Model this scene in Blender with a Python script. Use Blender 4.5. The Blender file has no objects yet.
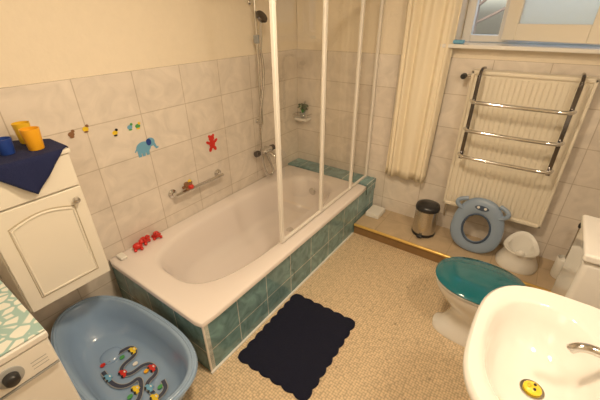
import bpy, bmesh, math, random
from mathutils import Vector, Matrix
random.seed(4)
S=bpy.context.scene
COL=S.collection
pi=math.pi
# ------------------------------------------------------------------ materials
def new_mat(name):
    m=bpy.data.materials.new(name); m.use_nodes=True
    nt=m.node_tree; b=nt.nodes['Principled BSDF']
    return m,nt,b
def mat(name,c,rough=.4,metal=0,noise=0,nscale=20,bump=0,bscale=60,coat=0,trans=0,alpha=1,sss=0):
    m,nt,b=new_mat(name)
    b.inputs['Base Color'].default_value=(*c,1)
    b.inputs['Roughness'].default_value=rough
    b.inputs['Metallic'].default_value=metal
    b.inputs['Coat Weight'].default_value=coat
    b.inputs['Transmission Weight'].default_value=trans
    b.inputs['Alpha'].default_value=alpha
    if noise:
        tc=nt.nodes.new('ShaderNodeTexCoord'); n=nt.nodes.new('ShaderNodeTexNoise')
        n.inputs['Scale'].default_value=nscale; n.inputs['Detail'].default_value=4
        r=nt.nodes.new('ShaderNodeMapRange'); r.inputs[3].default_value=1-noise; r.inputs[4].default_value=1+noise
        mx=nt.nodes.new('ShaderNodeVectorMath'); mx.operation='SCALE'
        mx.inputs[0].default_value=c
        nt.links.new(tc.outputs['Object'],n.inputs['Vector']); nt.links.new(n.outputs[0],r.inputs[0])
        nt.links.new(r.outputs[0],mx.inputs['Scale']); nt.links.new(mx.outputs[0],b.inputs['Base Color'])
    if bump:
        tc=nt.nodes.new('ShaderNodeTexCoord'); n=nt.nodes.new('ShaderNodeTexNoise')
        n.inputs['Scale'].default_value=bscale; n.inputs['Detail'].default_value=5
        bp=nt.nodes.new('ShaderNodeBump'); bp.inputs['Strength'].default_value=bump; bp.inputs['Distance'].default_value=.01
        nt.links.new(tc.outputs['Object'],n.inputs['Vector']); nt.links.new(n.outputs[0],bp.inputs['Height'])
        nt.links.new(bp.outputs[0],b.inputs['Normal'])
    return m
def tile(name,ax,w,h,c1,c2,mortar,ms=.004,off=(0,0),rough=.2,vein=.08,vscale=6,bump=.25,veinc=None,stagger=0):
    m,nt,b=new_mat(name); N=nt.nodes.new; L=nt.links.new
    g=N('ShaderNodeNewGeometry'); s=N('ShaderNodeSeparateXYZ'); L(g.outputs['Position'],s.inputs[0])
    c=N('ShaderNodeCombineXYZ'); L(s.outputs['XYZ'.index(ax[0])],c.inputs[0]); L(s.outputs['XYZ'.index(ax[1])],c.inputs[1])
    a=N('ShaderNodeVectorMath'); a.operation='ADD'; a.inputs[1].default_value=(off[0],off[1],0); L(c.outputs[0],a.inputs[0])
    br=N('ShaderNodeTexBrick'); br.offset=stagger; br.squash=1
    br.inputs['Scale'].default_value=1; br.inputs['Brick Width'].default_value=w; br.inputs['Row Height'].default_value=h
    br.inputs['Mortar Size'].default_value=ms; br.inputs['Mortar Smooth'].default_value=.1
    br.inputs['Color1'].default_value=(*c1,1); br.inputs['Color2'].default_value=(*c2,1); br.inputs['Mortar'].default_value=(*mortar,1)
    L(a.outputs[0],br.inputs['Vector'])
    n=N('ShaderNodeTexNoise'); n.inputs['Scale'].default_value=vscale; n.inputs['Detail'].default_value=6; n.inputs['Distortion'].default_value=1.5
    L(g.outputs['Position'],n.inputs['Vector'])
    r=N('ShaderNodeMapRange'); r.inputs[1].default_value=.3; r.inputs[2].default_value=.7; r.inputs[3].default_value=1-vein; r.inputs[4].default_value=1+vein; L(n.outputs[0],r.inputs[0])
    v=N('ShaderNodeVectorMath'); v.operation='SCALE'; L(br.outputs['Color'],v.inputs[0]); L(r.outputs[0],v.inputs['Scale'])
    L(v.outputs[0],b.inputs['Base Color'])
    b.inputs['Roughness'].default_value=rough
    bp=N('ShaderNodeBump'); bp.invert=True; bp.inputs['Strength'].default_value=bump; bp.inputs['Distance'].default_value=.003
    L(br.outputs['Fac'],bp.inputs['Height']); L(bp.outputs[0],b.inputs['Normal'])
    return m
def floor_mat():
    m,nt,b=new_mat('speckled_vinyl'); N=nt.nodes.new; L=nt.links.new
    g=N('ShaderNodeNewGeometry')
    v=N('ShaderNodeTexVoronoi'); v.inputs['Scale'].default_value=68; v.inputs['Randomness'].default_value=.35; L(g.outputs['Position'],v.inputs['Vector'])
    d=N('ShaderNodeMapRange'); d.inputs[1].default_value=.32; d.inputs[2].default_value=.60; d.inputs[3].default_value=1.0; d.inputs[4].default_value=.66; L(v.outputs['Distance'],d.inputs[0])
    s=N('ShaderNodeSeparateColor'); L(v.outputs['Color'],s.inputs[0])
    r=N('ShaderNodeMapRange'); r.inputs[3].default_value=.92; r.inputs[4].default_value=1.07; L(s.outputs[0],r.inputs[0])
    k=N('ShaderNodeMath'); k.operation='MULTIPLY'; L(d.outputs[0],k.inputs[0]); L(r.outputs[0],k.inputs[1])
    v2=N('ShaderNodeTexVoronoi'); v2.inputs['Scale'].default_value=13; v2.inputs['Randomness'].default_value=1; L(g.outputs['Position'],v2.inputs['Vector'])
    d2=N('ShaderNodeMapRange'); d2.inputs[1].default_value=.09; d2.inputs[2].default_value=.14; d2.inputs[3].default_value=.66; d2.inputs[4].default_value=1; L(v2.outputs['Distance'],d2.inputs[0])
    k2=N('ShaderNodeMath'); k2.operation='MULTIPLY'; L(k.outputs[0],k2.inputs[0]); L(d2.outputs[0],k2.inputs[1])
    n=N('ShaderNodeTexNoise'); n.inputs['Scale'].default_value=2.5; L(g.outputs['Position'],n.inputs['Vector'])
    cr=N('ShaderNodeMix'); cr.data_type='RGBA'; cr.inputs[6].default_value=(.70,.54,.35,1); cr.inputs[7].default_value=(.74,.585,.39,1); L(n.outputs[0],cr.inputs[0])
    sc=N('ShaderNodeVectorMath'); sc.operation='SCALE'; L(cr.outputs[2],sc.inputs[0]); L(k2.outputs[0],sc.inputs['Scale']); L(sc.outputs[0],b.inputs['Base Color'])
    b.inputs['Roughness'].default_value=.35
    return m
M={}
M['paint']=mat('wall_paint',(.83,.74,.60),.75,bump=.35,bscale=45,noise=.03)
M['ceil']=mat('ceiling_paint',(.85,.8,.7),.8,bump=.1)
tc=((.72,.65,.575),(.76,.695,.62),(.55,.48,.40))
M['tileX']=tile('wall_tile_a',('Y','Z'),.33,.25,*tc,ms=.0028,off=(-.12,.025),vein=.09,vscale=7,rough=.16)
M['tileY']=tile('wall_tile_b',('X','Z'),.33,.25,*tc,ms=.0028,off=(.02,.025),vein=.09,vscale=7,rough=.16)
te=((.165,.295,.315),(.22,.36,.375),(.56,.60,.58))
M['tealYZ']=tile('teal_tile_yz',('Y','Z'),.25,.2,*te,ms=.003,off=(-.16,.04),vein=.30,vscale=9,rough=.15)
M['tealXZ']=tile('teal_tile_xz',('X','Z'),.25,.2,*te,ms=.003,off=(.1,.04),vein=.30,vscale=9,rough=.15)
M['tealXY']=tile('teal_tile_xy',('X','Y'),.25,.2,*te,ms=.003,off=(.1,.05),vein=.30,vscale=9,rough=.15)
M['floor']=floor_mat()
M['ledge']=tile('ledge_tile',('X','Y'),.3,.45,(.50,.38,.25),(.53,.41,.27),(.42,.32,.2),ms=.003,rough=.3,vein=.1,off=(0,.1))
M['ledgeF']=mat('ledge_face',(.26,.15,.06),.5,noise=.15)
M['gold']=mat('gold_trim',(.78,.53,.16),.28,metal=.45)
M['ceramic']=mat('ceramic_white',(.80,.78,.745),.06,coat=.5)
M['acryl']=mat('tub_acrylic',(.79,.725,.69),.12,coat=.3)
M['white']=mat('white_enamel',(.78,.76,.72),.3)
M['whitep']=mat('white_plastic',(.80,.78,.73),.35)
M['frame']=mat('screen_frame_white',(.80,.76,.70),.3)
M['cream']=mat('cream_laminate',(.82,.77,.67),.35,noise=.02,nscale=4)
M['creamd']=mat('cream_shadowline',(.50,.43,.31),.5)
M['chrome']=mat('chrome',(.72,.71,.69),.08,metal=1)
M['steel']=mat('brushed_steel',(.6,.58,.55),.25,metal=1,noise=.05)
M['dark']=mat('black_plastic',(.02,.02,.022),.3)
M['dchrome']=mat('dark_chrome',(.16,.15,.15),.15,metal=1)
M['grey']=mat('grey_plastic',(.35,.36,.36),.4)
M['road']=mat('road_print',(.05,.06,.10),.4)
M['navy']=mat('navy_cloth',(.008,.014,.07),.9,bump=.4,bscale=150)
M['rug']=mat('navy_rug',(.003,.005,.024),.95,bump=.9,bscale=220,noise=.3,nscale=120)
M['orange']=mat('orange_plastic',(.88,.43,.02),.3)
M['yel']=mat('yellow_plastic',(.85,.53,.03),.3)
M['bluec']=mat('blue_plastic',(.02,.06,.30),.3)
M['baby']=mat('baby_blue_plastic',(.275,.39,.56),.2,coat=.2)
M['pot']=mat('potty_blue',(.26,.34,.46),.35)
M['potd']=mat('potty_trim',(.05,.08,.14),.5)
M['tealid']=mat('teal_lid',(.0,.185,.235),.05,coat=.7,noise=.15,nscale=6,trans=.3)
M['curtain']=mat('curtain_cloth',(.87,.78,.61),.85,bump=.15,bscale=200)
M['rad']=mat('radiator_enamel',(.80,.735,.61),.3)
M['red']=mat('red_vinyl',(.62,.03,.02),.35)
M['lblue']=mat('sticker_blue',(.16,.40,.60),.5)
M['yellow']=mat('yellow_vinyl',(.85,.60,.03),.35)
M['green']=mat('green_vinyl',(.08,.35,.10),.4)
M['brown']=mat('brown_vinyl',(.25,.12,.05),.5)
M['wood']=mat('door_wood',(.75,.70,.6),.45)
M['dgreen']=mat('leaf',(.12,.15,.10),.9,noise=.5,nscale=8)
M['bark']=mat('bark',(.12,.10,.09),.9)
M['plaster']=mat('outside_plaster',(.5,.5,.52),.9)
# thin glass: symmetric Schlick reflectance, works from both sides
def thin_glass(name,tint,base=.045):
    m=bpy.data.materials.new(name); m.use_nodes=True; nt=m.node_tree; N=nt.nodes.new; L=nt.links.new
    for n in list(nt.nodes):
        if n.type!='OUTPUT_MATERIAL': nt.nodes.remove(n)
    o=nt.nodes['Material Output']
    t=N('ShaderNodeBsdfTransparent'); t.inputs[0].default_value=(*tint,1)
    g=N('ShaderNodeBsdfGlossy'); g.inputs['Roughness'].default_value=0
    lw=N('ShaderNodeLayerWeight'); lw.inputs[0].default_value=.5
    p=N('ShaderNodeMath'); p.operation='POWER'; p.inputs[1].default_value=5; L(lw.outputs['Facing'],p.inputs[0])
    r=N('ShaderNodeMapRange'); r.inputs[3].default_value=base; r.inputs[4].default_value=.8; L(p.outputs[0],r.inputs[0])
    mx=N('ShaderNodeMixShader')
    L(r.outputs[0],mx.inputs[0]); L(t.outputs[0],mx.inputs[1]); L(g.outputs[0],mx.inputs[2]); L(mx.outputs[0],o.inputs[0])
    return m
M['glass']=thin_glass('clear_glass',(.96,.955,.93),.10)
def frosted():
    m,nt,b=new_mat('frosted_glass')
    b.inputs['Base Color'].default_value=(.82,.86,.85,1); b.inputs['Roughness'].default_value=.35
    b.inputs['Transmission Weight'].default_value=.6
    v=nt.nodes.new('ShaderNodeTexVoronoi'); v.inputs['Scale'].default_value=60
    tcn=nt.nodes.new('ShaderNodeTexCoord'); bp=nt.nodes.new('ShaderNodeBump'); bp.inputs['Strength'].default_value=.6
    nt.links.new(tcn.outputs['Object'],v.inputs[0]); nt.links.new(v.outputs[0],bp.inputs['Height']); nt.links.new(bp.outputs[0],b.inputs['Normal'])
    return m
M['frost']=frosted()
def pebble():
    m,nt,b=new_mat('pebble_mat'); N=nt.nodes.new; L=nt.links.new
    g=N('ShaderNodeNewGeometry'); v=N('ShaderNodeTexVoronoi'); v.feature='DISTANCE_TO_EDGE'; v.inputs['Scale'].default_value=24
    L(g.outputs['Position'],v.inputs['Vector'])
    r=N('ShaderNodeValToRGB'); r.color_ramp.elements[0].position=.09; r.color_ramp.elements[1].position=.14
    r.color_ramp.elements[0].color=(.33,.50,.48,1); r.color_ramp.elements[1].color=(.74,.76,.70,1)
    L(v.outputs['Distance'],r.inputs[0]); L(r.outputs[0],b.inputs['Base Color']); b.inputs['Roughness'].default_value=.6
    return m
M['pebble']=pebble()
# ------------------------------------------------------------------ mesh helpers
def link(o,parent=None):
    COL.objects.link(o)
    if parent is not None: o.parent=parent
    return o
def empty(name,loc=(0,0,0),rotz=0):
    o=bpy.data.objects.new(name,None); o.empty_display_size=.1; o.location=loc; o.rotation_euler=(0,0,rotz); COL.objects.link(o); return o
def mk(name,verts,faces,m,parent=None,smooth=False,loc=None,rot=None):
    me=bpy.data.meshes.new(name); me.from_pydata([tuple(v) for v in verts],[],faces)
    bm=bmesh.new(); bm.from_mesh(me); bmesh.ops.recalc_face_normals(bm,faces=bm.faces); bm.to_mesh(me); bm.free()
    me.materials.append(m)
    if smooth: me.polygons.foreach_set('use_smooth',[True]*len(me.polygons))
    o=bpy.data.objects.new(name,me)
    if loc: o.location=loc
    if rot: o.rotation_euler=rot
    return link(o,parent)
def box(name,x0,x1,y0,y1,z0,z1,m,parent=None,bev=0,seg=3,rot=None):
    c=((x0+x1)/2,(y0+y1)/2,(z0+z1)/2); h=(abs(x1-x0)/2,abs(y1-y0)/2,abs(z1-z0)/2)
    vs=[(sx*h[0],sy*h[1],sz*h[2]) for sx in(-1,1) for sy in(-1,1) for sz in(-1,1)]
    fs=[(0,1,3,2),(4,6,7,5),(0,4,5,1),(2,3,7,6),(0,2,6,4),(1,5,7,3)]
    o=mk(name,vs,fs,m,parent,loc=c,rot=rot)
    if bev:
        b=o.modifiers.new('b','BEVEL'); b.width=bev; b.segments=seg; b.limit_method='ANGLE'
        o.data.polygons.foreach_set('use_smooth',[True]*6)
        b.harden_normals=True
    return o
def ring(cx,cy,a,b,z,n=2,N=64,k=0,kx=0,zf=None):
    P=[]
    for i in range(N):
        t=2*pi*i/N; c,s=math.cos(t),math.sin(t)
        r=(abs(c)**n+abs(s)**n)**(-1/n)
        x=a*r*c; y=b*r*s
        x*=1-k*(y/b); y*=1-kx*(x/a)
        P.append((cx+x,cy+y,z+(zf(x/a,y/b) if zf else 0)))
    return P
def loft(name,rings,m,parent=None,cap0=True,cap1=True,smooth=True,sub=0,loc=None,rot=None,solid=0):
    n=len(rings[0]); vs=[p for r in rings for p in r]; fs=[]
    for j in range(len(rings)-1):
        for i in range(n):
            fs.append((j*n+i,j*n+(i+1)%n,(j+1)*n+(i+1)%n,(j+1)*n+i))
    if cap0: fs.append(tuple(range(n-1,-1,-1)))
    if cap1: fs.append(tuple(range((len(rings)-1)*n,len(rings)*n)))
    o=mk(name,vs,fs,m,parent,smooth,loc,rot)
    if solid:
        s=o.modifiers.new('s','SOLIDIFY'); s.thickness=solid
    if sub:
        s=o.modifiers.new('u','SUBSURF'); s.levels=sub; s.render_levels=sub
    if smooth and not sub:
        e=o.modifiers.new('e','EDGE_SPLIT'); e.split_angle=math.radians(50)
    return o
def lathe(name,prof,m,parent=None,loc=(0,0,0),N=32,rot=None,cap0=True,cap1=True):
    return loft(name,[[(r*math.cos(2*pi*i/N),r*math.sin(2*pi*i/N),z) for i in range(N)] for r,z in prof],m,parent,cap0,cap1,loc=loc,rot=rot)
def tube(name,pts,r,m,parent=None,smooth=True,cyc=False,flat=None):
    cu=bpy.data.curves.new(name,'CURVE'); cu.dimensions='3D'; cu.bevel_depth=r; cu.bevel_resolution=4; cu.use_fill_caps=True
    if smooth and len(pts)>2:
        sp=cu.splines.new('NURBS'); sp.points.add(len(pts)-1)
        for p,q in zip(sp.points,pts): p.co=(*q,1)
        sp.order_u=3; sp.use_endpoint_u=True; sp.use_cyclic_u=cyc; sp.resolution_u=8
    else:
        sp=cu.splines.new('POLY'); sp.points.add(len(pts)-1)
        for p,q in zip(sp.points,pts): p.co=(*q,1)
        sp.use_cyclic_u=cyc
    tmp=bpy.data.objects.new(name+'_t',cu); COL.objects.link(tmp)
    bpy.context.view_layer.update()
    dg=bpy.context.evaluated_depsgraph_get()
    me=bpy.data.meshes.new_from_object(tmp.evaluated_get(dg)); bpy.data.objects.remove(tmp)
    me.materials.clear(); me.materials.append(m); me.polygons.foreach_set('use_smooth',[True]*len(me.polygons))
    o=bpy.data.objects.new(name,me); return link(o,parent)
def ball(name,c,r,m,parent=None,sc=(1,1,1),rot=None):
    bm=bmesh.new(); bmesh.ops.create_uvsphere(bm,u_segments=20,v_segments=12,radius=r)
    bmesh.ops.scale(bm,vec=sc,verts=bm.verts); me=bpy.data.meshes.new(name); bm.to_mesh(me); bm.free()
    me.materials.append(m); me.polygons.foreach_set('use_smooth',[True]*len(me.polygons))
    o=bpy.data.objects.new(name,me); o.location=c
    if rot: o.rotation_euler=rot
    return link(o,parent)
def decal(name,pts2,org,ua,va,na,m,parent,th=.002):
    ua,va,na,org=map(Vector,(ua,va,na,org)); n=len(pts2)
    vs=[org+ua*p[0]+va*p[1] for p in pts2]+[org+ua*p[0]+va*p[1]+na*th for p in pts2]
    fs=[tuple(range(n)),tuple(range(n,2*n))]+[(i,(i+1)%n,n+(i+1)%n,n+i) for i in range(n)]
    return mk(name,vs,fs,m,parent)
def ell(cx,cy,a,b,N=24,rot=0):
    return [(cx+a*math.cos(2*pi*i/N)*math.cos(rot)-b*math.sin(2*pi*i/N)*math.sin(rot),cy+a*math.cos(2*pi*i/N)*math.sin(rot)+b*math.sin(2*pi*i/N)*math.cos(rot)) for i in range(N)]
# ------------------------------------------------------------------ room
XL,XR,Y0,YW,HC=-2.0,.56,-1.1,2.75,2.5
T=1.475
box('floor',XL-.2,XR+.2,Y0-.2,YW+.3,-.1,0,M['floor'])
box('ceiling',XL-.2,XR+.2,Y0-.2,YW+.3,HC,HC+.1,M['ceil'])
def wallp(name,parts):
    e=empty(name)
    for i,(a,m) in enumerate(parts): box('part_%d'%i,*a,m,e)
wallp('wall_left',[((XL-.2,XL,Y0-.2,YW+.3,0,T),M['tileX']),((XL-.2,XL-.006,Y0-.2,YW+.3,T,HC),M['paint'])])
wallp('wall_right',[((XR,XR+.2,Y0-.2,YW+.3,0,T),M['tileX']),((XR+.006,XR+.2,Y0-.2,YW+.3,T,HC),M['paint'])])
wallp('wall_near',[((XL,XR,Y0-.2,Y0,0,HC),M['paint'])])
WX0,WX1,WZ0,WZ1=-.63,.30,1.54,2.3
wallp('wall_far',[((XL,XR,YW,YW+.3,0,T),M['tileY']),
 ((XL,XR,YW+.006,YW+.3,T,WZ0),M['paint']),((XL,WX0,YW+.006,YW+.3,WZ0,HC),M['paint']),
 ((WX1,XR,YW+.006,YW+.3,WZ0,HC),M['paint']),((WX0,WX1,YW+.006,YW+.3,WZ1,HC),M['paint'])])
# window sill
s=empty('window_sill'); box('sill_board',-.70,.40,2.66,YW+.004,1.543,1.568,M['ceramic'],s,.005)
box('sill_inner',WX0+.002,WX1-.002,YW+.004,2.93,1.543,1.568,M['ceramic'],s)
# window frame
w=empty('window_1'); fy0,fy1=2.93,3.0; zb=1.57
box('frame_left',WX0+.002,WX0+.06,fy0,fy1,zb,WZ1-.002,M['white'],w,.005)
box('frame_right',WX1-.06,WX1-.002,fy0,fy1,zb,WZ1-.002,M['white'],w,.005)
box('frame_top',WX0+.06,WX1-.06,fy0,fy1,WZ1-.06,WZ1-.002,M['white'],w,.005)
box('frame_bottom',WX0+.06,WX1-.06,fy0,fy1,zb,zb+.045,M['white'],w,.005)
box('mullion',-.39,-.33,fy0,fy1,zb+.04,WZ1-.05,M['white'],w,.005)
box('pane_left',-.575,-.39,2.96,2.965,zb+.04,WZ1-.06,M['glass'],w)
# open casement: hinged on the mullion
cz0,cz1=1.59,2.24; L_=.58; ang=-math.atan2(.2,.52)
c=empty('casement',(-.345,2.915,0),ang); c.parent=w
box('stile_a',0,.085,-.045,0,cz0,cz1,M['cream'],c,.006)
box('stile_b',L_-.085,L_,-.045,0,cz0,cz1,M['cream'],c,.006)
box('rail_bottom',.085,L_-.085,-.045,0,cz0,cz0+.10,M['cream'],c,.006)
box('rail_top',.085,L_-.085,-.045,0,cz1-.085,cz1,M['cream'],c,.006)
box('pane',.085,L_-.085,-.025,-.019,cz0+.10,cz1-.085,M['frost'],c)
box('handle_plate',L_-.055,L_-.03,-.055,-.045,1.88,1.98,M['steel'],c,.003)
tube('handle',[(L_-.043,-.05,1.93),(L_-.043,-.085,1.93),(L_-.043,-.09,1.84)],.008,M['steel'],c)
box('small_blue_sponge',-.64,-.56,2.70,2.745,1.569,1.592,M['lblue'],None,.006)
# outside
e=empty('garden_tree')
tube('trunk',[(-1.2,6,-.2),(-1.15,6,1.5),(-1.3,6.1,3),(-1.2,6,4.2)],.07,M['bark'],e)
for i in range(14):
    z=1.0+i*.2; a=random.uniform(-1.2,1.2)
    tube('branch_%d'%i,[(-1.2,6,z),(-1.2+a*.5,6+random.uniform(-.3,.3),z+.25),(-1.2+a,6,z+.6)],.02,M['bark'],e)
for i in range(40):
    ball('foliage_%d'%i,(-1.2+random.uniform(-1.4,1.4),6+random.uniform(-.4,.4),1.6+random.uniform(-.2,2.2)),random.uniform(.03,.08),M['dgreen'],e)
e=empty('garden_hedge')
for i in range(16):
    ball('bush_%d'%i,(-4.2+i*.45,7.5+random.uniform(-.2,.2),.55+random.uniform(-.1,.1)),.6,M['dgreen'],e,(1,.7,1.1))
box('outside_ground',-8,8,3.1,12,-.15,-.05,M['plaster'])
# near wall door (behind the viewer)
d=empty('door_1'); box('leaf',-1.35,-.5,Y0+.004,Y0+.04,.01,2.02,M['wood'],d,.004)
box('jamb_a',-1.43,-1.355,Y0+.003,Y0+.05,0.002,2.1,M['white'],d,.004); box('jamb_b',-.495,-.42,Y0+.003,Y0+.05,0.002,2.1,M['white'],d,.004)
box('lintel',-1.355,-.495,Y0+.003,Y0+.05,2.03,2.1,M['white'],d,.004)
tube('lever',[(-.56,Y0+.04,1.02),(-.56,Y0+.09,1.02),(-.68,Y0+.09,1.02)],.009,M['steel'],d)
# ledge (step) along far wall
e=empty('trim_1')
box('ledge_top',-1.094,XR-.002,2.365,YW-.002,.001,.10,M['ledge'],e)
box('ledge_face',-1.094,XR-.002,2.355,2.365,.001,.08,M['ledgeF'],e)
tube('gold_pipe',[(-1.092,2.352,.092),(XR-.003,2.352,.092)],.0125,M['gold'],e)
# ------------------------------------------------------------------ bathtub
e=empty('bathtub')
TX0,TX1,TY0,TY1=XL+.004,-1.09,.655,2.56; tz=.392
cx,cy=(TX0+TX1)/2,(TY0+TY1)/2; ha,hb=(TX1-TX0)/2,(TY1-TY0)/2
NN=96; icx,icy=-1.555,1.625
R=[ring(cx,cy,ha,hb,tz-.03,60,NN),ring(cx,cy,ha,hb,tz-.004,60,NN),ring(cx,cy,ha-.004,hb-.004,tz,60,NN),
   ring(cx,cy,ha-.02,hb-.02,tz+.001,40,NN),
   ring(icx,icy,.345,.835,tz-.003,3.2,NN,.05),ring(icx,icy,.328,.815,tz-.012,3.1,NN,.06),ring(icx,icy,.315,.80,tz-.04,3,NN,.07),
   ring(icx,icy+.01,.295,.765,tz-.14,3,NN,.09),ring(icx,icy+.02,.275,.72,.13,3,NN,.12),ring(icx,icy+.03,.25,.66,.08,3,NN,.14),
   ring(icx,icy+.04,.20,.56,.055,2.8,NN,.15),ring(icx,icy+.04,.1,.3,.05,2.5,NN,.1)]
o=loft('basin',R,M['acryl'],e,cap0=False)
lathe('overflow',[(.0,0),(.032,.002),(.036,.008),(.03,.014),(0,.016)],M['chrome'],e,(icx-.02,2.395,.27),rot=(pi/2,0,0),cap0=False,cap1=False)
lathe('drain',[(.032,0),(.03,.004),(.0,.004)],M['chrome'],e,(icx,2.0,.052),cap1=False)
box('panel_front',-1.13,-1.10,.672,2.745,.001,.36,M['tealYZ'],e)
box('panel_end',XL+.004,-1.10,.668,.70,.001,.36,M['tealXZ'],e)
box('corner_trim',-1.104,-1.096,.664,.674,.001,.36,M['white'],e)
box('shelf_tiled',XL+.004,-1.095,2.562,2.746,.30,.40,M['tealXY'],e)
box('shelf_edge',-1.1005,-1.0935,2.562,2.746,.30,.399,M['tealYZ'],e)
box('bottom_seal',-1.1,-1.088,.66,2.335,.001,.012,M['white'],e)
# shower screen
e=empty('shower_screen'); sx=-1.19; ys=[1.44,1.925,2.41,2.728]; zt=1.95; zb=.397
for i,y in enumerate(ys):
    box('post_%d'%(i+1),sx-.012,sx+.012,y-.014,y+.014,zb,zt,M['frame'],e,.005)
for i in range(3):
    y0,y1=ys[i]+.014,ys[i+1]-.014
    mk('glass_%d'%(i+1),[(sx,y0,zb+.03),(sx,y1,zb+.03),(sx,y1,zt-.03),(sx,y0,zt-.03)],[(0,1,2,3)],M['glass'],e)
    box('rail_low_%d'%i,sx-.01,sx+.01,y0,y1,zb,zb+.022,M['frame'],e,.004)
    box('rail_top_%d'%i,sx-.01,sx+.01,y0,y1,zt-.03,zt,M['frame'],e,.004)
# shower set
e=empty('shower_set'); wx=XL+.003; px=wx+.05; py=2.15
tube('riser',[(px,py,.92),(px,py,1.86)],.011,M['chrome'],e)
for z in(.94,1.84):
    lathe('bracket',[(.022,0),(.022,.008),(.012,.015),(.012,.05)],M['chrome'],e,(wx,py,z),rot=(0,pi/2,0))
box('slider',px-.02,px+.03,py-.022,py+.022,1.56,1.62,M['grey'],e,.008)
tube('handset_grip',[(px+.03,py,1.52),(px+.045,py,1.62),(px+.06,py-.01,1.74)],.013,M['chrome'],e)
lathe('spray_head',[(0,0),(.045,.002),(.05,.012),(.04,.028),(.015,.045),(0,.047)],M['dchrome'],e,(px+.085,py-.015,1.75),rot=(0,pi+.9,0),cap0=False,cap1=False)
tube('hose',[(px+.03,py,1.52),(px+.045,py+.03,1.35),(px+.035,py-.07,1.0),(px+.03,py-.07,.62),(px+.05,py-.02,.43),(px+.05,py+.07,.45),(px+.03,py+.03,.60),(px+.03,py,.655)],.010,M['steel'],e)
mz=.68
tube('mixer_body',[(wx+.06,py-.08,mz),(wx+.06,py+.08,mz)],.024,M['chrome'],e)
for sg in(-1,1):
    tube('inlet',[(wx,py+sg*.07,mz),(wx+.06,py+sg*.07,mz)],.014,M['chrome'],e)
    lathe('knob',[(.018,0),(.028,.008),(.026,.04),(.0,.045)],M['dchrome'],e,(wx+.06,py+sg*.08,mz),rot=(-sg*pi/2,0,0),cap1=False)
tube('spout',[(wx+.06,py,mz),(wx+.12,py,mz-.01),(wx+.17,py,mz-.02),(wx+.175,py,mz-.05)],.014,M['chrome'],e)
# grab rail + toy
e=empty('grab_rail'); gx=wx
tube('bar',[(gx+.055,1.19,.635),(gx+.055,1.64,.635)],.013,M['chrome'],e)
for y in(1.2,1.63):
    lathe('rose',[(.032,0),(.032,.008),(.014,.016),(.013,.055)],M['chrome'],e,(gx,y,.635),rot=(0,pi/2,0))
def toy(name,x,y,z,s,cols,rz=0):
    t=empty(name,(x,y,z),rz)
    ball('body',(0,0,.5*s),.5*s,M[cols[0]],t,(1.15,.85,.8)); ball('head',(.5*s,0,.95*s),.3*s,M[cols[1]],t)
    for i,(a,b) in enumerate(((.35,.4),(.35,-.4),(-.35,.4),(-.35,-.4))): ball('limb_%d'%i,(a*s,b*s,.2*s),.2*s,M[cols[0]],t)
    for b in(-1,1): ball('eye',(.68*s,b*.12*s,1.1*s),.07*s,M['dark'],t)
    return t
t=toy('rubber_monkey_toy',gx+.06,1.30,.649,.06,('brown','brown'),0)
ball('cap',(.03,0,.068),.014,M['yellow'],t); ball('belly',(.035,0,.028),.02,M['red'],t)
# soap basket on far wall
e=empty('soap_basket'); bx,by=-1.90,YW-.004
box('tray',bx-.07,bx+.07,by-.10,by,.84,.865,M['ceramic'],e,.008)
tube('rim',[(bx-.075,by-.01,.90),(bx-.075,by-.11,.90),(bx+.075,by-.11,.90),(bx+.075,by-.01,.90)],.004,M['chrome'],e,smooth=False)
for dx in(-.075,0,.075): tube('wire',[(bx+dx,by-.11,.90),(bx+dx,by-.095,.86)],.0035,M['chrome'],e)
tube('back_wire',[(bx,by-.01,.86),(bx,by-.01,1.02)],.005,M['chrome'],e)
e=empty('small_potted_plant')
lathe('pot',[(.022,0),(.03,.05),(.027,.05),(.02,.045),(0,.045)],M['grey'],e,(bx,by-.055,.866),cap1=False)
for i in range(22):
    a=random.uniform(0,2*pi); r=random.uniform(.015,.055); z=.866+random.uniform(.07,.13)
    tube('stem_%d'%i,[(bx,by-.055,.905),(bx+.5*r*math.cos(a),by-.055+.4*r*math.sin(a),z-.01),(bx+r*math.cos(a),by-.055+.7*r*math.sin(a),z)],.0018,M['green'],e)
    ball('leaf_%d'%i,(bx+r*math.cos(a),by-.055+.7*r*math.sin(a),z),.013,M['dgreen'],e,(1.3,.8,.5),(random.random(),random.random(),a))
# red toys on tub corner
for i,(x,y,r) in enumerate(((-1.955,.90,.5),(-1.945,.985,-.3),(-1.93,.835,1.2))):
    toy('rubber_frog_toy' if i==0 else 'rubber_frog_toy.%03d'%i,x,y,tz+.002,.055,('red','red'),r)
box('soap_bar',-1.97,-1.90,.70,.745,tz+.002,tz+.022,M['whitep'],None,.008)
# stickers
U=(0,1,0);V=(0,0,1);Nn=(1,0,0)
def org(y,z): return (XL+.0012,y,z)
e=empty('elephant_sticker'); O=org(1.075,1.02)
decal('body',ell(.0,.0,.05,.038),O,U,V,Nn,M['lblue'],e); decal('head',ell(.052,.022,.03,.028),O,U,V,Nn,M['lblue'],e,.003)
decal('ear',ell(.04,.025,.017,.022),O,U,V,Nn,M['bluec'],e,.004)
for i,x in enumerate((-.035,-.008,.02)): decal('leg_%d'%i,[(x-.01,-.055),(x+.01,-.055),(x+.012,-.01),(x-.012,-.01)],O,U,V,Nn,M['lblue'],e,.0022)
decal('trunk',[(.072,.03),(.085,.0),(.09,-.02),(.10,-.018),(.102,-.027),(.084,-.032),(.07,-.01),(.062,.01)],O,U,V,Nn,M['lblue'],e,.0024)
decal('tail',[(-.045,.01),(-.065,-.015),(-.06,-.018),(-.042,.0)],O,U,V,Nn,M['lblue'],e,.0024)
e=empty('red_bear_sticker'); O=org(1.62,.895)
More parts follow.
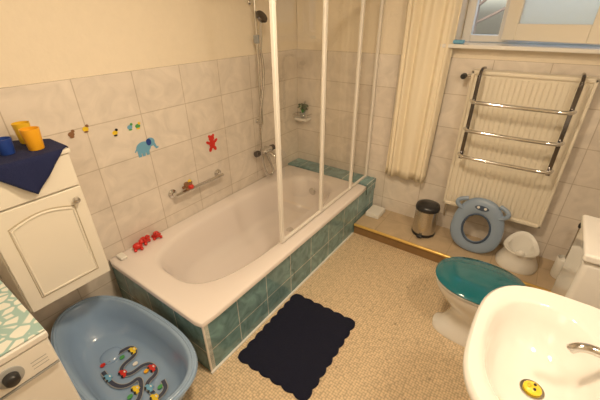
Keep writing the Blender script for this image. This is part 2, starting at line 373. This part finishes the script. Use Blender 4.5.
decal('body',ell(0,-.01,.028,.035),O,U,V,Nn,M['red'],e); decal('head',ell(0,.035,.026,.023),O,U,V,Nn,M['red'],e,.003)
for sg in(-1,1):
    decal('ear',ell(sg*.02,.055,.010,.010),O,U,V,Nn,M['red'],e,.0025+.0002*sg); decal('arm',ell(sg*.037,.008,.021,.011,rot=sg*.6),O,U,V,Nn,M['red'],e,.0035+.0002*sg)
    decal('leg',ell(sg*.021,-.047,.013,.021,rot=sg*.5),O,U,V,Nn,M['red'],e,.0042+.0002*sg)
for i,(y,z,c1,c2) in enumerate(((.70,1.205,'brown','brown'),(.776,1.215,'yellow','brown'),(.925,1.155,'yellow','dark'),(1.02,1.165,'lblue','green'),(1.07,1.16,'green','yellow'))):
    e=empty('small_animal_sticker' if i==0 else 'small_animal_sticker.%03d'%i); O=org(y,z)
    decal('body',ell(0,0,.016,.013),O,U,V,Nn,M[c1],e); decal('head',ell(.012,.015,.008,.008),O,U,V,Nn,M[c2],e,.003); decal('feet',ell(0,-.015,.011,.005),O,U,V,Nn,M[c2],e,.003)
# ------------------------------------------------------------------ wall cabinet
e=empty('bathroom_cabinet'); cx0,cx1,cy0,cy1=XL+.003,-1.655,.175,.548
box('carcass',cx0,cx1-.018,cy0,cy1,.548,1.225,M['cream'],e,.003)
box('top_board',cx0,cx1+.008,cy0-.005,cy1+.005,1.226,1.244,M['cream'],e,.003)
box('door',cx1-.0175,cx1,cy0+.006,cy1-.003,.552,1.062,M['cream'],e,.004)
def frame_loop(x,y0,y1,z0,z1,arch=.0):
    pts=[(x,y0,z0),(x,y1,z0),(x,y1,z1-arch)]
    for i in range(1,12):
        t=i/12; pts.append((x,y1+(y0-y1)*t,z1-arch+arch*math.sin(pi*t)))
    pts.append((x,y0,z1-arch)); return pts
tube('door_moulding',frame_loop(cx1,cy0+.06,cy1-.055,.605,1.01,.03),.0028,M['creamd'],e,smooth=False,cyc=True)
tube('door_moulding_inner',frame_loop(cx1,cy0+.069,cy1-.064,.614,1.001,.03),.006,M['cream'],e,smooth=False,cyc=True)
box('drawer_front',cx1-.0175,cx1,cy0+.006,cy1-.003,1.07,1.222,M['cream'],e,.004)
lathe('knob',[(.008,0),(.008,.012),(.016,.018),(.014,.028),(0,.032)],M['steel'],e,(cx1,.503,1.01),rot=(0,pi/2,0),cap1=False)
# cloth
n=36; hd=.27; ccx,ccy=-1.765,.375; zt=1.2475; vs=[];fs=[]
for i in range(n+1):
    for j in range(n+1):
        s_,t_=i/n*2-1,j/n*2-1
        x=ccx+(s_+t_)*hd/2; y=ccy+(s_-t_)*hd/2; z=zt
        if x<XL+.006: x=XL+.006
        xe,ye,ym=cx1+.010,cy1+.007,cy0-.007
        dx=max(0,x-xe); dy=max(0,y-ye); dm=max(0,ym-y)
        if dx>0: z-=dx; x=xe+.004+.10*dx*(1+.5*math.sin(y*60))
        if dy>0: z-=dy; y=ye+.004+.10*dy
        if dm>0: z-=dm; y=ym-.004-.1*dm
        vs.append((x,y,z))
for i in range(n):
    for j in range(n): a=i*(n+1)+j; fs.append((a,a+1,a+n+2,a+n+1))
o=mk('navy_tablecloth',vs,fs,M['navy'],None,True); sm=o.modifiers.new('s','SOLIDIFY'); sm.thickness=.002; sm.offset=1
def cup(name,x,y,z,r,h,m):
    lathe(name,[(0,0),(r*.78,0),(r*.82,.004),(r,h),(r*.93,h),(r*.76,.006),(0,.006)],m,None,(x,y,z),cap0=False,cap1=False)
cup('yellow_cup',-1.74,.462,1.2505,.036,.09,M['orange'])
cup('yellow_cup.001',-1.875,.475,1.2505,.034,.09,M['yel'])
cup('blue_cup',-1.775,.368,1.2505,.032,.065,M['bluec'])
# ------------------------------------------------------------------ washing machine
e=empty('washing_machine'); wx1,wx0,wy0,wy1=-1.11,-1.66,-.475,.125
box('body',wx0,wx1-.01,wy0,wy1,.02,.835,M['white'],e,.01)
box('worktop',wx0-.005,wx1+.004,wy0-.003,wy1+.003,.836,.862,M['white'],e,.006)
box('fascia',wx1-.009,wx1,wy0+.004,wy1-.004,.725,.832,M['whitep'],e,.004)
box('fascia_line',wx1-.0092,wx1+.001,wy0+.004,wy1-.004,.716,.722,M['grey'],e)
lathe('dial_ring',[(.036,0),(.036,.004),(.03,.006)],M['grey'],e,(wx1,.0,.778),rot=(0,pi/2,0))
lathe('dial',[(.022,0),(.020,.022),(.016,.026),(0,.027)],M['dark'],e,(wx1+.004,.0,.778),rot=(0,pi/2,0),cap1=False)
for i in range(4): box('button_%d'%i,wx1,wx1+.005,-.08-.035*i,-.06-.035*i,.765,.782,M['grey'],e,.002)
for i in range(3): box('label_%d'%i,wx1,wx1+.001,.055,.10,.75+.014*i,.752+.014*i,M['grey'],e)
box('detergent_drawer',wx1,wx1+.004,wy0+.02,wy0+.17,.735,.825,M['white'],e,.003)
lathe('door_ring',[(.17,0),(.175,.02),(.15,.035),(.125,.02),(.12,.01)],M['steel'],e,(wx1-.01,-.175,.42),rot=(0,pi/2,0))
lathe('door_glass',[(.122,.01),(.09,.03),(0,.04)],M['dark'],e,(wx1-.01,-.175,.42),rot=(0,pi/2,0),cap1=False)
for a in(wx0+.05,wx1-.06):
    for b in(wy0+.05,wy1-.05): lathe('foot',[(.02,.001),(.02,.022)],M['dark'],e,(a,b,0))
box('pebble_print_mat',wx0+.003,wx1-.002,wy0+.005,wy1+.001,.8635,.870,M['pebble'],None,.002)
# ------------------------------------------------------------------ baby bath
e=empty('baby_bath'); bx,by=-1.435,.385
def br(a,b,z,n=2.5): return ring(bx,by,a*1.045,b,z,n,72,0,-.12)
R=[br(.33,.145,.03),br(.36,.165,.045),br(.405,.195,.16),br(.425,.21,.262),br(.455,.238,.262),br(.462,.244,.270),br(.458,.24,.280),
   br(.43,.215,.283),br(.418,.203,.272),br(.395,.185,.17),br(.355,.158,.07),br(.32,.13,.05),br(.2,.08,.045)]
loft('shell',R,M['baby'],e)
loft('foot_ring',[br(.28,.11,.001),br(.29,.12,.03)],M['baby'],e)
ball('seat_bump',(bx-.19,by,.045),.06,M['baby'],e,(.9,1.0,.35))
tube('rim_bead',[(p[0],p[1],.282) for p in br(.443,.226,.282)],.006,M['baby'],e,smooth=False,cyc=True)
# road-map picture on bottom
O=(bx+.04,by,.0525); Ux=(1,0,0);Vy=(0,1,0);Nz=(0,0,1)
def ribbon(name,pts,w,m,th):
    n=len(pts); A=[];B=[]
    for i in range(n):
        a=Vector(pts[max(0,i-1)]); b=Vector(pts[min(n-1,i+1)]); d=(b-a).normalized(); q=Vector((-d.y,d.x))*w/2; p=Vector(pts[i])
        A.append(p+q); B.append(p-q)
    vs=[(O[0]+v.x,O[1]+v.y,O[2]+th) for v in A+B]; fs=[(i,i+1,n+i+1,n+i) for i in range(n-1)]
    return mk(name,vs,fs,m,e)
def chaik(p,k=3):
    for _ in range(k):
        q=[p[0]]
        for a,b in zip(p,p[1:]): q+= [(a[0]*.75+b[0]*.25,a[1]*.75+b[1]*.25),(a[0]*.25+b[0]*.75,a[1]*.25+b[1]*.75)]
        p=q+[p[-1]]
    return p
r1=chaik([(-.20,-.03),(-.20,.10),(-.11,.10),(-.11,-.02),(-.02,-.02),(-.02,.10),(.09,.10),(.09,.01),(.17,.01)])
r2=chaik([(-.16,-.08),(-.04,-.09),(.03,-.05),(.03,.03),(.14,-.04),(.14,-.09),(.20,-.08),(.22,.06),(.15,.08)])
for i,r_ in enumerate((r1,r2)):
    ribbon('road_edge_%d'%i,r_,.028,M['grey'],.003+.0006*i); ribbon('road_%d'%i,r_,.019,M['road'],.0045+.0006*i)
for i,(x,y,c_) in enumerate(((-.15,.09,'yellow'),(-.06,-.02,'red'),(.04,.09,'red'),(.13,.015,'lblue'),(.20,.0,'yellow'),(-.10,-.08,'lblue'),(.08,-.03,'yellow'))):
    f=1.45
    decal('car_%d'%i,[(x+a*f,y+b*f) for a,b in((-.018,-.009),(.018,-.009),(.018,.002),(.010,.004),(.006,.012),(-.008,.012),(-.012,.004),(-.018,.002))],O,Ux,Vy,Nz,M[c_],e,.008)
    for sg in(-1,1): decal('wheel',ell(x+sg*.010*f,y-.010*f,.006,.006,12),O,Ux,Vy,Nz,M['dark'],e,.009)
    decal('car_window',ell(x,y+.008,.007,.004,12),O,Ux,Vy,Nz,M['whitep'],e,.0095)
for i,(x,y,c_) in enumerate(((-.16,.03,'green'),(.03,.06,'orange'),(.17,.05,'green'),(-.06,.05,'whitep'),(.09,-.07,'green'),(-.2,-.06,'red'),(.18,-.05,'whitep'))):
    decal('tree_%d'%i,ell(x,y,.011,.014,12),O,Ux,Vy,Nz,M[c_],e,.0065)
lathe('drain_plug',[(.018,0),(.016,.006),(0,.007)],M['whitep'],e,(bx+.315,by-.02,.054),cap1=False)
# ------------------------------------------------------------------ bath rug (scalloped)
P=[];hx,hy=.232,.302; nx,ny=6,8; amp=.012
def scal(n,L0): 
    out=[]
    for i in range(n*8): out.append((-L0+2*L0*i/(n*8), abs(math.sin(pi*i/8))*amp))
    return out
for t_,d_ in scal(nx,hx): P.append((t_,-hy-d_))
for t_,d_ in scal(ny,hy): P.append((hx+d_,t_))
for t_,d_ in scal(nx,hx): P.append((-t_,hy+d_))
for t_,d_ in scal(ny,hy): P.append((-hx-d_,-t_))
rc=(-.826,1.128); ra=math.radians(2.2); P=[(x*math.cos(ra)-y*math.sin(ra),x*math.sin(ra)+y*math.cos(ra)) for x,y in P]
lay=[(1,.001),(1,.008),(.985,.012),(.93,.0115),(.90,.0125),(.5,.0125)]
loft('bath_rug',[[(rc[0]+x*s_,rc[1]+y*s_,z) for x,y in P] for s_,z in lay],M['rug'],None)
# ------------------------------------------------------------------ toilet
e=empty('toilet'); ty=1.755
tdx=.02
R=[]
for c_,a,b,z,nn in((.01,.235,.105,.001,2.6),(.01,.235,.105,.03,2.6),(.03,.215,.092,.06,2.5),(.05,.19,.088,.16,2.3),(.04,.20,.115,.23,2.2),(.0,.235,.155,.31,2.2),(-.02,.245,.178,.37,2.2),(-.022,.247,.18,.395,2.2),(-.022,.235,.168,.402,2.2)):
    R.append(ring(c_+tdx,ty,a,b,z,nn,56))
loft('bowl',R,M['ceramic'],e)
box('rear_block',.10,.50,ty-.10,ty+.10,.16,.395,M['ceramic'],e,.03,5)
box('cistern',.315,.535,1.575,1.945,.385,.845,M['ceramic'],e,.025,5)
box('cistern_lid',.305,.545,1.565,1.955,.846,.885,M['ceramic'],e,.012,4)
lathe('flush_button',[(.022,0),(.022,.006),(0,.008)],M['chrome'],e,(.42,ty,.885),cap1=False)
q=-.035+tdx
R=[ring(q,ty,.23,.182,.404,2.25,64),ring(q,ty,.235,.187,.410,2.25,64),ring(q,ty,.23,.182,.420,2.25,64),ring(q,ty,.1,.07,.420,2.2,64)]
loft('seat',R,M['ceramic'],e)
R=[ring(q,ty,.226,.178,.4215,2.25,64),ring(q,ty,.237,.19,.4215,2.25,64),ring(q,ty,.240,.192,.428,2.25,64),ring(q,ty,.232,.185,.437,2.25,64),ring(q,ty,.20,.155,.440,2.2,64),ring(q,ty,.18,.135,.447,2.2,64),ring(q,ty,.08,.05,.452,2,64)]
loft('lid',R,M['tealid'],e)
for sg in(-1,1): tube('hinge',[(.22,ty+sg*.07-.025,.425),(.22,ty+sg*.07+.025,.425)],.014,M['tealid'],e)
# ------------------------------------------------------------------ wash basin
e=empty('wash_basin'); sxc,syc=.275,.955
def sr(a,b,z,n=2.6,dx=0,dy=0,kx=-.0): return ring(sxc+dx,syc+dy,a,b,z,n,80,0,kx)
R=[sr(.11,.13,.60,2.3,.03),sr(.17,.22,.66,2.3,.01),sr(.235,.295,.76,2.5),sr(.262,.318,.81,2.8),sr(.270,.325,.835,3),sr(.268,.323,.85,3),sr(.259,.314,.858,3),
   sr(.236,.290,.851,2.8),sr(.165,.252,.846,2.3,-.063),sr(.152,.24,.836,2.3,-.067),sr(.14,.22,.79,2.2,-.068),sr(.115,.18,.73,2.1,-.066),sr(.075,.11,.70,2,-.06),sr(.03,.03,.692,2,-.055)]
loft('bowl',R,M['ceramic'],e)
lathe('pedestal',[(.12,.001),(.115,.03),(.085,.12),(.08,.45),(.11,.64)],M['ceramic'],e,(.36,syc,0))
lathe('drain',[(.036,0),(.034,.003),(0,.003)],M['chrome'],e,(sxc-.055,syc,.693),cap1=False)
e=empty('basin_tap'); fx,fy,fz=.40,1.0,.850
lathe('base',[(.03,0),(.028,.01),(.022,.03),(.021,.06),(.024,.07),(0,.075)],M['chrome'],e,(fx,fy,fz),cap1=False)
tube('spout',[(fx,fy,fz+.035),(fx-.06,fy,fz+.055),(fx-.125,fy,fz+.05),(fx-.135,fy,fz+.025)],.014,M['chrome'],e)
tube('lever',[(fx,fy,fz+.07),(fx-.02,fy,fz+.09),(fx-.08,fy+.02,fz+.115)],.008,M['dchrome'],e)
e=empty('yellow_duck_plug'); dx,dy,dz=sxc-.055,syc,.697
lathe('disc',[(.024,0),(.026,.004),(.021,.010),(0,.013)],M['yellow'],e,(dx,dy,dz),cap1=False)
for sg in(-1,1): ball('eye',(dx+.004,dy+sg*.009,dz+.013),.0045,M['dark'],e)
ball('beak',(dx-.011,dy,dz+.012),.007,M['orange'],e,(.8,1.4,.6))
cup('blue_cup.001',.45,1.13,.852,.028,.07,M['bluec'])
# ------------------------------------------------------------------ radiator
e=empty('radiator'); rx0,rx1,rz0,rz1=-.455,.225,.385,1.415; ry0,ry1=2.64,2.725
box('core',rx0+.006,rx1-.006,ry0+.012,ry1,rz0+.006,rz1-.006,M['rad'],e,.006)
box('edge_l',rx0,rx0+.02,ry0-.002,ry1,rz0,rz1,M['rad'],e,.006); box('edge_r',rx1-.02,rx1,ry0-.002,ry1,rz0,rz1,M['rad'],e,.006)
box('edge_t',rx0,rx1,ry0-.002,ry1,rz1-.025,rz1,M['rad'],e,.006); box('edge_b',rx0,rx1,ry0-.002,ry1,rz0,rz0+.025,M['rad'],e,.006)
k=20; wdt=(rx1-rx0-.06)/k
for i in range(k):
    x=rx0+.03+wdt*(i+.5); box('rib_%02d'%i,x-wdt*.42,x+wdt*.42,ry0+.006,ry0+.014,rz0+.04,rz1-.04,M['rad'],e,.004,2)
for x in(rx0+.1,rx1-.1): box('wall_bracket',x-.015,x+.015,ry1,YW-.003,.6,1.2,M['rad'],e)
tube('valve_pipe',[(rx0+.01,2.69,1.37),(rx0-.05,2.69,1.37)],.009,M['chrome'],e)
lathe('thermostat',[(.018,0),(.02,.04),(.016,.055),(0,.056)],M['dark'],e,(rx0-.05,2.69,1.37),rot=(pi/2,0,0),cap1=False)
tube('return_pipe',[(rx0+.02,2.69,rz0+.03),(rx0+.02,2.69,.25),(rx0+.02,2.745,.22)],.009,M['chrome'],e)
e=empty('towel_rail'); by=2.53
for i,x in enumerate((-.385,.145)):
    tube('upright_%d'%i,[(x,2.68,1.43),(x,2.60,1.44),(x,by,1.42),(x,by,1.36)],.010,M['dchrome'],e)
    box('bar_%d'%i,x-.012,x+.012,by-.006,by+.006,.83,1.40,M['dchrome'],e,.003)
    tube('stay_%d'%i,[(x,by,.85),(x,2.636,.85)],.007,M['steel'],e)
for i,z in enumerate((1.24,1.05,.865)):
    tube('rung_%d'%i,[(-.40,by-.0,z),(-.39,by-.045,z),(-.33,by-.06,z),(-.12,by-.062,z),(.09,by-.06,z),(.15,by-.045,z),(.16,by,z)],.0125,M['chrome'],e)
# ------------------------------------------------------------------ curtain
e=empty('window_curtain')
cols=110; rows=24; vs=[];fs=[]
for j in range(rows+1):
    tt=j/rows; z=.50+(2.28-.50)*tt
    for i in range(cols+1):
        u=i/cols; uu=u+.05*math.sin(u*5.1+tt*1.3)
        x=(-.99+.01*tt)+u*(.345+.03*tt)
        y=2.676+.018*math.sin(uu*2*pi*3.2+.9*math.sin(tt*3))+.010*math.sin(uu*2*pi*6.3+tt*2)+.005*math.sin(uu*47)
        vs.append((x,y,z))
for j in range(rows):
    for i in range(cols): a=j*(cols+1)+i; fs.append((a,a+1,a+cols+2,a+cols+1))
o=mk('drape',vs,fs,M['curtain'],e,True); sm=o.modifiers.new('s','SOLIDIFY'); sm.thickness=.003
tube('rod',[(-1.08,2.68,2.30),(.5,2.68,2.30)],.012,M['white'],e)
for x in(-1.05,.47): tube('rod_bracket',[(x,2.68,2.30),(x,2.75,2.30)],.008,M['white'],e)
# ------------------------------------------------------------------ items on ledge
LZ=.105
e=empty('pedal_bin'); bx_,by_=-.545,2.565
lathe('base',[(.092,0),(.096,.012),(.094,.025)],M['dark'],e,(bx_,by_,LZ-.003))
lathe('body',[(.092,.024),(.092,.235)],M['steel'],e,(bx_,by_,LZ),N=48)
lathe('lid',[(.095,.234),(.097,.25),(.09,.272),(.06,.285),(0,.29)],M['dark'],e,(bx_,by_,LZ),cap1=False)
box('pedal',bx_-.02,bx_+.02,by_-.125,by_-.085,LZ+.01,LZ+.02,M['dark'],e,.004)
e=empty('toilet_trainer_seat',(-.165,2.50,LZ+.002)); e.rotation_euler=(-math.radians(13),0,math.radians(-4)); e.scale=(1.1,1,1.07)
vs=[];fs=[];NA,NB=64,16
for i in range(NA):
    t=2*pi*i/NA; c_,s_=math.cos(t),math.sin(t)
    ro=(abs(c_)**2.3+abs(s_)**2.3)**(-1/2.3)
    ox,oz=.165*ro*c_*(1-.10*s_*1.0),.205+.205*ro*s_
    ix,iz=.080*c_,.185+.100*s_
    for j in range(NB):
        p=2*pi*j/NB; f=.5+.5*math.cos(p); 
        vs.append((ix+(ox-ix)*f,-.022*math.sin(p)*(1.0+.3*s_),iz+(oz-iz)*f))
for i in range(NA):
    for j in range(NB): fs.append((i*NB+j,i*NB+(j+1)%NB,((i+1)%NA)*NB+(j+1)%NB,((i+1)%NA)*NB+j))
mk('ring',vs,fs,M['pot'],e,True)
for sg in(-1,1):
    tube('grip_%s'%('l' if sg<0 else 'r'),[(sg*.11,-.01,.30),(sg*.160,-.025,.32),(sg*.160,-.025,.37),(sg*.10,-.01,.385)],.015,M['pot'],e)
tube('inner_trim',[(.088*math.cos(t*pi/16),-.015,.185+.108*math.sin(t*pi/16)) for t in range(32)],.007,M['potd'],e,smooth=False,cyc=True)
decal('smile_print',ell(0,.342,.045,.018),(0,-.026,0),(1,0,0),(0,0,1),(0,-1,0),M['potd'],e,.003)
for sg in(-1,1): decal('eye_print',ell(sg*.022,.344,.009,.009),(0,-.029,0),(1,0,0),(0,0,1),(0,-1,0),M['whitep'],e,.003)
e=empty('child_potty'); qx,qy=.155,2.56
zf=lambda h:(lambda u,v:h*max(0,v)**2)
R=[ring(qx,qy,.135,.135,LZ-.004,2.4,48),ring(qx,qy,.138,.138,LZ+.015,2.4,48),ring(qx,qy,.115,.115,LZ+.06,2.2,48),ring(qx,qy,.10,.105,LZ+.11,2,48,zf=zf(.04)),ring(qx,qy,.115,.118,LZ+.135,2,48,zf=zf(.07)),
   ring(qx,qy,.112,.115,LZ+.142,2,48,zf=zf(.07)),ring(qx,qy,.085,.088,LZ+.135,2,48,zf=zf(.045)),ring(qx,qy,.075,.078,LZ+.08,2,48),ring(qx,qy,.05,.05,LZ+.04,2,48)]
loft('shell',R,M['whitep'],e)
ball('splash_guard',(qx,qy-.105,LZ+.145),.03,M['whitep'],e,(1,.6,.9))
e=empty('toilet_brush'); tx_,ty_=.42,2.56
lathe('holder',[(.048,-.003),(.052,.02),(.05,.15),(.044,.155),(.044,.05),(0,.05)],M['whitep'],e,(tx_,ty_,LZ),cap1=False)
tube('handle',[(tx_,ty_,LZ+.06),(tx_,ty_,LZ+.42)],.009,M['steel'],e)
lathe('cap',[(.016,0),(.018,.02),(.012,.035),(0,.036)],M['dark'],e,(tx_,ty_,LZ+.41),cap1=False)
lathe('bristles',[(.02,0),(.035,.03),(.035,.08),(.015,.1)],M['white'],e,(tx_,ty_,LZ+.055))
e=empty('folded_towel')
for i in range(3): box('fold_%d'%i,-1.075,-.945,2.53,2.70,LZ-.003+i*.014,LZ+.0105+i*.014,M['whitep'],e,.006)
# ------------------------------------------------------------------ lights
def area(name,loc,size,power,col,tgt=None):
    l=bpy.data.lights.new(name,'AREA'); l.shape='DISK'; l.size=size; l.energy=power; l.color=col
    o=bpy.data.objects.new(name,l); o.location=loc
    d=(Vector(tgt)-Vector(loc)) if tgt else Vector((0,0,-1))
    o.rotation_euler=d.to_track_quat('-Z','Y').to_euler(); COL.objects.link(o); return o
area('ceiling_lamp',(-.55,.85,2.42),.26,28,(1,.79,.54))
area('mirror_lamp',(.48,.85,2.12),.18,8.5,(1,.83,.62),(-.7,1.5,.3))
l=bpy.data.lights.new('room_bounce','POINT'); l.energy=8.5; l.color=(1,.84,.64); l.shadow_soft_size=.3
o=bpy.data.objects.new('room_bounce',l); o.location=(-.6,-.3,2.1); COL.objects.link(o)
W=bpy.data.worlds.new('World'); S.world=W; W.use_nodes=True; nt=W.node_tree; bg=nt.nodes['Background']
sk=nt.nodes.new('ShaderNodeTexSky'); sk.sky_type='NISHITA'; sk.sun_disc=False; sk.sun_elevation=.6; sk.sun_rotation=pi; sk.dust_density=4
nt.links.new(sk.outputs[0],bg.inputs[0]); bg.inputs[1].default_value=.7
# ------------------------------------------------------------------ camera
cam=bpy.data.cameras.new('Camera'); co=bpy.data.objects.new('Camera',cam); COL.objects.link(co)
Fv=Vector((-.5122,.7108,-.4822)).normalized(); Rv=Vector((.814,.5809,-.0083)); Rv=(Rv-Fv*Rv.dot(Fv)).normalized(); Uv=Rv.cross(Fv)
co.matrix_world=Matrix(((Rv.x,Uv.x,-Fv.x,0),(Rv.y,Uv.y,-Fv.y,0),(Rv.z,Uv.z,-Fv.z,1.75),(0,0,0,1)))
cam.sensor_width=36; cam.lens=36*335.8/600; cam.clip_start=.02
S.camera=co
S.view_settings.view_transform='Standard'
S.view_settings.exposure=0
